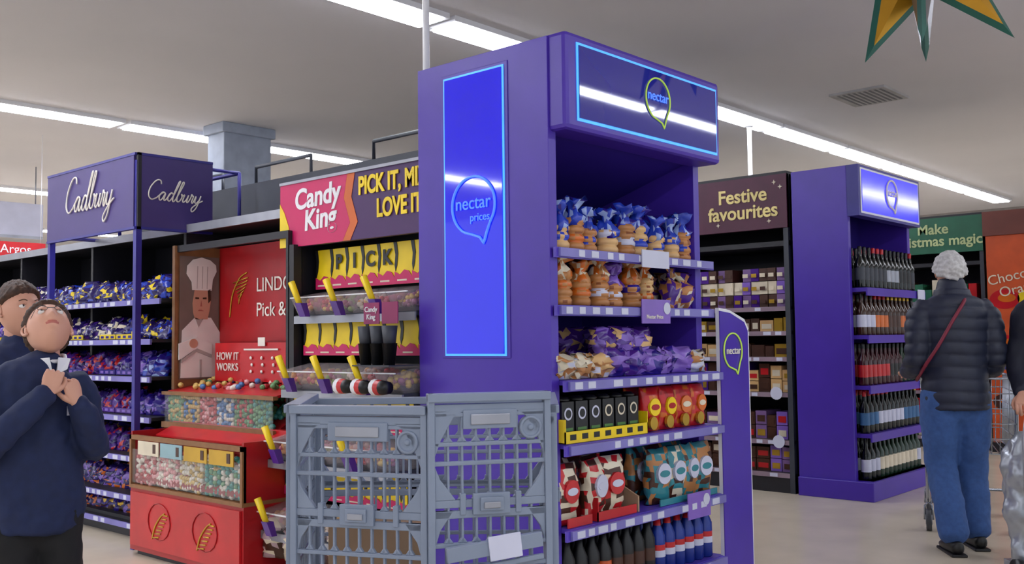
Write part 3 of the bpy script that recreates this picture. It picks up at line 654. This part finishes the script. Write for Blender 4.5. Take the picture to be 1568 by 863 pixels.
b.T=FR('-X',(10.8,0,0))
random.seed(3)
for k in range(9):
    x=-3.0+(k%3)*.3+random.uniform(-.05,.05); y=.5+(k//3)*.5+random.uniform(-.1,.1); r=random.uniform(.09,.17)
    b.disc(x,y,r,(BRN,RED2,YEL,RED2,BUND)[k%5],0,.004,r*.7); b.disc(x+.02,y+.01,r*.6,(ORG,YEL,RED2)[k%3],.004,.006,r*.3)
b.obj('display_body',oe,.01); text('Chocolate\nOrange',FR('-X',(10.795,2.85,1.72)),.14,CREAM,oe,'board_lettering',rot=.2)

# ---------------- far left hanging signs
ha=empty('hanging_aisle_sign'); b=B(); b.box(5.0,6.1,14.7,14.76,2.74,3.25,LABEL); b.box(5.0,6.1,14.695,14.7,2.74,2.78,GREY)
for x in (5.1,6.0): b.tube([(x,14.73,3.25),(x,14.73,3.8)],.01,GREY,5)
b.obj('board',ha)
hs=empty('red_hanging_sign'); b=B(); x0,y0=4.83,12.4; b.box(x0-.35,x0+.35,y0,y0+.05,2.25,2.45,RED2)
for x in (x0-.3,x0+.3): b.tube([(x,y0+.02,2.45),(x,y0+.02,3.8)],.004,WHITE,5)
b.obj('board',hs); text('Argos',FR('-Y',(x0+.0,y0-.004,2.36)),.15,WHITE,hs,'lettering')

# ---------------- hanging star
def star(name):
    s=empty(name); c=W(5.0,2.13); O=Vector((c[0],c[1],3.18))
    GS=mat('star_gold','#b8861e',.35,.5); GE=mat('star_green_edge','#14554a',.4,.2); SL=mat('star_silver','#8a8a90',.2,.8)
    rr=.66
    for q,(ang,off) in enumerate(((-.02,0),(1.15,0))):
        d=(r0*math.cos(ang)+Vector((r0.y*-1,r0.x,0))*math.sin(ang)).normalized(); zz=d.cross(Vector((0,0,1)))
        M=Matrix.Identity(4)
        for i in range(3): M[i][0]=d[i];M[i][1]=(0,0,1)[i];M[i][2]=zz[i]
        M.translation=O; b=B(); b.T=M@Matrix.Rotation(.15 if q==0 else .12,4,'Z')
        def pts(R,r): return [((R if k%2==0 else r)*math.cos(math.pi/2+k*math.pi/5),(R if k%2==0 else r)*math.sin(math.pi/2+k*math.pi/5)) for k in range(10)]
        R=rr if q==0 else rr*.98
        po=pts(R,R*.36); pi=pts(R*.86,R*.31)
        vs=[(x,y,0) for x,y in po]+[(x,y,.02) for x,y in pi]+[(0,0,.09)]+[(x,y,-.02) for x,y in pi]+[(0,0,-.09)]
        fs=[];ms=[]
        for k in range(10):
            j=(k+1)%10
            fs+=[(k,j,10+j,10+k),(10+k,10+j,20),(j,k,21+k,21+j),(21+j,21+k,31)]; mm=GS if q==0 else SL
            ms+=[GE,mm if k%2 else (GS if q==0 else mat('star_bronze','#5a4630',.3,.6)),GE,mm]
        b.add(vs,fs,ms); b.obj('star_panel',s)
    b=B(); b.tube([(O.x,O.y,3.76),(O.x,O.y,3.8)],.012,GREY,6); b.obj('hanging_hook',s)
star('hanging_star_decoration')

# ---------------- people
def tmpmesh(b,vox,sm=6):
    o=D.objects.new('t',b.mesh('t')); S.collection.objects.link(o)
    r=o.modifiers.new('r','REMESH'); r.mode='VOXEL'; r.voxel_size=vox; r.use_smooth_shade=True
    s=o.modifiers.new('s','SMOOTH'); s.iterations=sm; s.factor=.5
    dg=bpy.context.evaluated_depsgraph_get(); dg.update(); me=D.meshes.new_from_object(o.evaluated_get(dg)); D.objects.remove(o); return me
def put(me,name,parent,m,M=None):
    me.materials.clear(); me.materials.append(m); me.name=name; o=D.objects.new(name,me); S.collection.objects.link(o); o.parent=parent
    if M: o.matrix_basis=M
    for p in me.polygons: p.use_smooth=True
    return o
def smst(a): a=max(0,min(1,a)); return a*a*(3-2*a)
def headshape(d):
    x,y,z=.075*d[0],.096*d[1],.113*d[2]
    if d[2]<0:
        k=-d[2]; x*=1-.30*k**1.4
        if d[1]<0: y*=1-.45*k
        else: y*=1-.10*k
    if d[1]>0: y*=.96
    if d[1]>0:
        g=max(0,min(1,(.018-z)/.05)); 
        if z<-.032: g=max(0,1-(-.032-z)/.008)
        y+=.020*math.exp(-(x/(.008+.006*g))**2)*g
        y-=.008*math.exp(-((abs(x)-.031)/.014)**2-((z-.004)/.012)**2)
        y+=.004*math.exp(-((z-.024)/.008)**2-(x/.05)**2)
        y+=.006*math.exp(-(x/.022)**2-((z+.055)/.007)**2)-.004*math.exp(-(x/.02)**2-((z+.0545)/.002)**2)
        y+=.008*math.exp(-(x/.02)**2-((z+.09)/.014)**2)
        y+=.003*math.exp(-((abs(x)-.045)/.015)**2-((z+.02)/.02)**2)
    return Vector((x,y,z))
def head(parent,c,pitch,yawh,sc,skin,hair,thick=.016,thr=(0,.5),glasses=False,name='head',curl=0):
    b=B(); n=96;k=72
    b.T=Matrix.Translation(c)@Matrix.Rotation(yawh,4,'Z')@Matrix.Rotation(pitch,4,'X')@Matrix.Scale(sc,4)
    vs=[];fs=[];ms=[];hv=[]
    for i in range(k+1):
        t=math.pi*(i+.01)/(k+.02)
        for j in range(n):
            a=2*math.pi*j/n+math.pi/2; d=(math.sin(t)*math.cos(a),math.sin(t)*math.sin(a),math.cos(t)); p=headshape(d); vs.append(p)
            m=d[2]-(thr[0]+thr[1]*d[1]) ; nn=noise.noise(Vector(d)*9)*.5+noise.noise(Vector((d[0]*24,d[1]*24,d[2]*5)))*.4
            if curl:
                q=Vector(d)+Vector((noise.noise(Vector(d)*3),noise.noise(Vector(d)*3+Vector((7,0,0))),0))*.35
                nn=curl*(math.sin(q.z*26+q.x*6)*.45+noise.noise(Vector(d)*4)*1.2+noise.noise(Vector((d[0]*30,d[1]*30,d[2]*8)))*.5)
            off=-.006+(thick+.006+.008*nn)*smst((m+.06*nn)/.16); q=Vector((p.x/.075,p.y/.096,p.z/.113)).normalized(); hv.append(p+q*off)
    for i in range(k):
        for j in range(n):
            f=(i*n+j,(i+1)*n+j,(i+1)*n+(j+1)%n,i*n+(j+1)%n); fs.append(f); cc=sum((vs[q] for q in f),Vector())/4
            ms.append(LIP if cc.y>.05 and abs(cc.x)<.024 and abs(cc.z+.055)<.0075*(1-(cc.x/.03)**2) else skin)
    b.add(vs,fs,ms,True); b.add(hv,fs,hair,True)
    for s in (-1,1):
        b.ball((.031*s,.0775,.003),(.0125,.0125,.0085),EYEW,12,8); b.ball((.031*s,.0875,.004),(.005,.003,.005),EYEI,10,6)
        b.tube(catmull([(.016*s,.093,.024),(.03*s,.092,.028),(.046*s,.081,.024)],4),.0018,hair,6)
        b.tube(catmull([(.018*s,.087,.008),(.031*s,.089,.013),(.044*s,.08,.008)],4),.002,skin,6)
        b.tube(catmull([(.073*s,.006,.022),(.083*s,-.012,.026),(.086*s,-.02,.008),(.08*s,-.012,-.015),(.073*s,.004,-.026)],4),.0055,skin,8)
        b.ball((.076*s,-.004,0),(.006,.013,.022),skin,10,6)
        if glasses:
            b.tube([(.031*s+.019*math.cos(a*.4),.099,.002+.014*math.sin(a*.4)) for a in range(16)],.0009,DK2,6,True); b.tube([(.05*s,.097,.005),(.08*s,-.01,.01)],.001,DK2,6)
    if glasses: b.tube([(-.012,.1,.004),(.012,.1,.004)],.001,DK2,6)
    return b.obj(name,parent)
def hand(parent,w_,d,nrm,sc,curl,skin,thumb=1,name='hand'):
    d=Vector(d).normalized(); nrm=Vector(nrm); nrm=(nrm-d*nrm.dot(d)).normalized(); x=d.cross(nrm)*thumb
    b=B(); b.T=Matrix.Identity(4)
    b.etube([(0,-.02,0),(0,.02,0),(0,.055,0),(0,.085,0)],[(.024,.018),(.033,.016),(.04,.014),(.038,.011)],skin,n=16)
    for i,(xx,L) in enumerate(((.030,.070),(.010,.079),(-.010,.073),(-.029,.056))):
        p=Vector((xx,.08,0)); P=[Vector((xx*.9,.055,0)),p.copy()]; a=0
        for s in (.45,.32,.26):
            a+=curl; p=p+Vector((xx*.06,math.cos(a),-math.sin(a)))*L*s; P.append(p.copy())
        b.tube(catmull(P,3),.0083,skin,8)
        b.ball(P[-1],.0082,skin,8,6)
    P=[Vector((.022,.01,-.004)),Vector((.042,.035,-.014)),Vector((.05,.06,-.026)),Vector((.044,.08,-.038))]; b.tube(catmull(P,3),[.0125]*4+[.0105]*3+[.0095]*3,skin,8); b.ball(P[-1],.0095,skin,8,6)
    me=tmpmesh(b,.0032,2)
    M=Matrix.Identity(4)
    for i in range(3): M[i][0]=x[i]*sc;M[i][1]=d[i]*sc;M[i][2]=nrm[i]*sc
    M.translation=Vector(w_); return put(me,name,parent,skin,M)
def displace(me,fn):
    me.update(); ns=[v.normal.copy() for v in me.vertices]
    for v,nn in zip(me.vertices,ns): v.co+=nn*fn(v.co,nn)
def wr(k,a): return lambda p,n: a*noise.noise(Vector((p.x*k,p.y*k,p.z*k*.8)))+a*.5*noise.noise(p*k*2.5)
def person(name,loc,face,p):
    e=empty(name,(loc[0],loc[1],0),math.atan2(-face[0],face[1]))
    b=B(); b.etube([t[0] for t in p['torso']],[t[1] for t in p['torso']],p['top'],n=28,cap=.12)
    for a in p['arms']: b.etube([t[0] for t in a],[(t[1],t[1]) for t in a],p['top'],side=(.3,1,.2),n=16)
    me=tmpmesh(b,.009,4); displace(me,p['tfn']); put(me,'upper_garment',e,p['top'])
    b=B(); 
    for s,l in zip((1,-1),p['legs']): b.etube([t[0] for t in l],[(t[1],t[1]*1.05) for t in l],p['bot'],n=18)
    hz=p['hip']; b.etube([(0,0,hz-.08),(0,0,hz),(0,0,hz+.12)],[(.14*p['w'],.1*p['w']),(.17*p['w'],.12*p['w']),(.15*p['w'],.1*p['w'])],p['bot'],n=22)
    me=tmpmesh(b,.012,4); displace(me,wr(11,.009)); put(me,'trousers',e,p['bot'])
    b=B()
    for l in p['legs']:
        a=l[-1][0]; b.etube([(a[0],a[1]-.05,.045),(a[0],a[1],.05),(a[0],a[1]+.08,.04),(a[0],a[1]+.16,.03)],[(.035,.04),(.042,.045),(.045,.035),(.035,.022)],SHOE,n=16); b.box(a[0]-.042,a[0]+.042,a[1]-.085,a[1]+.18,0,.016,SHOE)
    b.obj('shoes',e,.006)
    b=B(); hc=Vector(p['head'][0]); nb=Vector(p['neck']); b.etube([nb-Vector((0,0,.04)),nb,(nb+hc)/2+Vector((0,-.012,0)),hc+Vector((0,-.02,-.02))],[(.05*p['w'],.05*p['w'])]*2+[(.047*p['w'],.05*p['w'])]*2,SKIN,n=18); b.obj('neck',e)
    head(e,*p['head'][:4],SKIN,p['hair'],**p.get('hk',{}))
    for h in p['hands']: hand(e,*h)
    return e
V=Vector
def quilt(p,n):
    if p.z>1.45 or abs(n.z)>.9: return 0
    s=(p.z-.74+.010*noise.noise(Vector((p.x*6,p.y*6,3))))/.068; return .012*abs(math.sin(math.pi*s))**.45-.004+.003*noise.noise(p*18)
wl=W(5.62,2.50)
WO=dict(top=PUFF,bot=JEAN,w=1.05,hip=.84,tfn=quilt,hair=HAIRG,neck=(0,0,1.42),
 torso=[((0,0,.785),(.176,.145)),((0,0,.86),(.18,.145)),((0,0,1.0),(.168,.132)),((0,-.005,1.15),(.175,.135)),((0,-.01,1.28),(.185,.13)),((0,-.01,1.36),(.17,.115)),((0,0,1.42),(.10,.09)),((0,.005,1.485),(.076,.076))],
 arms=[[((s*.14,0,1.34),.07),((s*.185,-.01,1.28),.072),((s*.205,-.03,1.16),.064),((s*.215,-.02,1.05),.06),((s*.21,.08,1.0),.057),((s*.19,.22,.99),.046)] for s in (1,-1)],
 legs=[[((.085,0,.86),.105),((.09,.03,.65),.1),((.092,.06,.46),.086),((.09,.03,.25),.08),((.088,-.0,.10),.078)],[((-.085,0,.86),.105),((-.09,.0,.65),.1),((-.092,-.0,.46),.086),((-.09,-.10,.26),.08),((-.088,-.16,.11),.078)]],
 head=(V((0,.02,1.55)),math.radians(-8),-.1,.98),hk=dict(thick=.019,thr=(-.10,.5),curl=.8),
 hands=[((.175,.25,.99),(-.1,1,.1),(0,-.1,1),.95,.85,SKIN,1,'hand_right'),((-.175,.25,.99),(.1,1,.1),(0,-.1,1),.95,.85,SKIN,-1,'hand_left')])
wf=V((math.cos(yaw)*.96+r0.x*.1,math.sin(yaw)*.96+r0.y*.1,0))
wo=person('walking_woman',wl,wf,WO)
STRAP=mat('bag_strap_red','#7a1a34',.5)
b=B(); b.tube(catmull([(.08,.02,1.43),(.02,-.135,1.38),(-.05,-.163,1.28),(-.13,-.155,1.14),(-.19,-.09,1.02),(-.2,.03,.94)],5),.010,STRAP,8); b.obj('bag_strap',wo)
wl2=W(5.35,3.02)
W2=dict(WO); W2['top']=mat('coat_dark','#14172a',.7,scale=20,bump=.2); W2['tfn']=wr(10,.008); W2['hair']=HAIRB; W2['bot']=TROU; W2['hk']=dict(thick=.022,thr=(-.1,.5))
W2['arms']=[[((s*.17,0,1.34),.07),((s*.225,-.01,1.28),.072),((s*.25,-.03,1.16),.062),((s*.27,.0,1.02),.056),((s*.25,.06,.92),.05),((s*.24,.14,.88),.042)] for s in (1,-1)]
W2['legs']=[[((s*.085,0,.86),.1),((s*.09,.02,.65),.085),((s*.092,.02,.46),.07),((s*.09,.01,.25),.062),((s*.088,0,.09),.06)] for s in (1,-1)]
W2['hands']=[((s*.235,.17,.87),(-.05*s,.8,-.5),(0,.3,1),.95,.7,SKIN,s,'hand') for s in (1,-1)]
person('standing_shopper',wl2,-fw*.8-r0*.5,W2)
def boy(sc,hd,arms,hands,gl,pz):
    return dict(top=NAVY,bot=TROU,w=.82,hip=.66,tfn=wr(12,.012),hair=HAIRB,neck=(hd[0].x,-.005,1.13+pz),
     torso=[((0,0,.60),(.15,.12)),((0,0,.70),(.155,.12)),((0,0,.85),(.145,.115)),((0,0,.98+pz),(.152,.115)),((0,-.005,1.06+pz),(.148,.105)),((hd[0].x*.6,-.005,1.12+pz),(.098,.08)),((hd[0].x,-.005,1.145+pz),(.06,.058))],
     arms=arms,legs=[[((s*.07,0,.68),.085),((s*.075,.01,.5),.076),((s*.078,.015,.36),.066),((s*.078,0,.2),.058),((s*.078,0,.09),.056)] for s in (1,-1)],head=hd,hands=hands,hk=dict(thick=.016,thr=(.10,.42),glasses=gl))
A1=[[((.12,0,1.07),.055),((.155,0,1.03),.058),((.19,.02,.93),.055),((.195,.08,.86),.053),((.12,.15,.94),.048),((.02,.175,1.045),.038)],
    [((-.12,0,1.07),.055),((-.145,.0,1.03),.056),((-.165,.0,.93),.052),((-.175,.04,.85),.052),((-.14,.12,.91),.047),((-.085,.165,1.01),.037)]]
H1=[((.012,.18,1.05),(-.35,-.15,1),(.3,1,.15),.76,.95,SKIN,1,'hand_right'),((-.08,.168,1.015),(.3,-.1,1),(-.3,1,.1),.76,.95,SKIN,-1,'hand_left')]
bl=W(3.3,-1.585); tc=V((-bl[0],-bl[1],0)).normalized()
f1=(tc*.92+r0*.3).normalized()
bo=person('schoolboy_looking_up',bl,f1,boy(1,(V((-.035,.0,1.25)),math.radians(54),-.12,.90),A1,H1,True,0))
b=B(); hx=-.035
for s in (1,-1): b.hexa([(hx+s*.006,.072,1.105),(hx+s*.04,.062,1.12),(hx+s*.056,.04,1.15),(hx+s*.014,.060,1.155),(hx+s*.006,.082,1.105),(hx+s*.042,.070,1.12),(hx+s*.058,.048,1.155),(hx+s*.014,.070,1.16)],WHITE)
b.tube(catmull([(hx+.052*math.cos(a*.52),.052*math.sin(a*.52),1.158+(-.012 if math.sin(a*.52)>.3 else .006)) for a in range(12)],2,True),.007,WHITE,8,True)
b.obj('shirt_collar',bo)
b=B(); b.box(-.095,-.065,.112,.116,.97,1.0,LABEL); b.box(-.09,-.07,.116,.117,.975,.99,GOLD); b.obj('jumper_badge',bo)
A2=[[((s*.12,0,1.13),.056),((s*.165,0,1.08),.06),((s*.185,0,.95),.056),((s*.19,.01,.86),.052),((s*.185,.04,.75),.046),((s*.18,.06,.65),.038)] for s in (1,-1)]
H2=[((s*.18,.065,.64),(0,.15,-1),(s,0,0),.85,.3,SKIN,1*s,'hand') for s in (1,-1)]
bl2=W(3.85,-1.93)
person('schoolboy',bl2,(r0*.8-fw*.5),boy(1,(V((0,.01,1.335)),math.radians(10),.0,.95),A2,H2,False,.07))

# ---------------- wire shopping trolley
def trolley(name,loc,d,hz=1.0):
    e=empty(name,(loc[0],loc[1],0),math.atan2(-d[0],d[1])); b=B(); CH_=mat('chrome_wire','#a9adb5',.25,.8)
    def Q(x,y,z): 
        t=(z-.45)/.45; return (x*(.9+.1*t)*(1-.12*(y/.85)),y*(.95+.05*t),z)
    for i in range(6):
        z=.48+i*.09; b.tube([Q(-.27,0,z),Q(.27,0,z),Q(.27,.85,z),Q(-.27,.85,z)],.004 if i<5 else .009,CH_,6,True)
    for i in range(12):
        x=-.27+.54*i/11
        b.tube([Q(x,0,.93),Q(x,0,.48),Q(x,.85,.48),Q(x,.85,.93)],.003,CH_,5)
    for i in range(18):
        y=.85*i/17
        for s in (-.27,.27): b.tube([Q(s,y,.48),Q(s,y,.93)],.003,CH_,5)
    for s in (-1,1):
        b.tube(catmull([(s*.26,-.08,1.0),(s*.26,0,.92),(s*.25,.02,.6),(s*.25,.0,.3),(s*.25,.1,.17),(s*.24,.7,.17)],5),.012,CH_,8)
        for y in (.04,.7):
            x=s*.25; b.tube([(x-.016,y,.065),(x+.016,y,.065)],.065,mat('wheel_grey','#4a4c52',.5),18); b.tube([(x-.019,y,.065),(x+.019,y,.065)],.03,GREY,12)
            b.tube([(x-.024,y,.065),(x-.02,y,.15),(x,y+.01,.17),(x+.02,y,.15),(x+.024,y,.065)],.007,CH_,6)
    b.tube([(-.24,.7,.17),(.24,.7,.17)],.01,CH_,6); b.tube([(-.27,-.08,1.0),(.27,-.08,1.0)],.015,PURB2,10)
    b.obj('frame',e)
tl=W(6.02,2.76); trolley('wire_shopping_trolley',tl,(V((math.cos(yaw),math.sin(yaw),0))+r0*.42).normalized())
bg=W(4.85,2.53); e=empty('wheeled_shopping_bag',(bg[0],bg[1],0),math.radians(-45)); b=B(); SLV=mat('silver_bag_fabric','#a2a7b0',.3,.5,scale=14,bump=.6)
b.etube([(0,0,.12),(0,0,.2),(0,0,.4),(0,0,.6),(0,0,.66)],[(.13,.09),(.145,.10),(.155,.11),(.165,.12),(.13,.09)],SLV,n=24); me=tmpmesh(b,.012,2); displace(me,wr(9,.03)); put(me,'bag_body',e,SLV)
b=B()
for s in (-1,1):
    b.tube([(s*.12,-.12,.06),(s*.12,-.12,.7),(s*.1,-.12,.82)],.009,GREY,8); b.tube([(s*.17-.012,-.12,.07),(s*.17+.012,-.12,.07)],.07,BLACK,18)
b.tube([(-.17,-.12,.07),(.17,-.12,.07)],.007,GREY,6); b.tube([(-.1,-.12,.82),(.1,-.12,.82)],.013,BLACK,8); b.box(-.13,.13,-.13,.08,.06,.1,GREY); b.obj('trolley_frame',e)
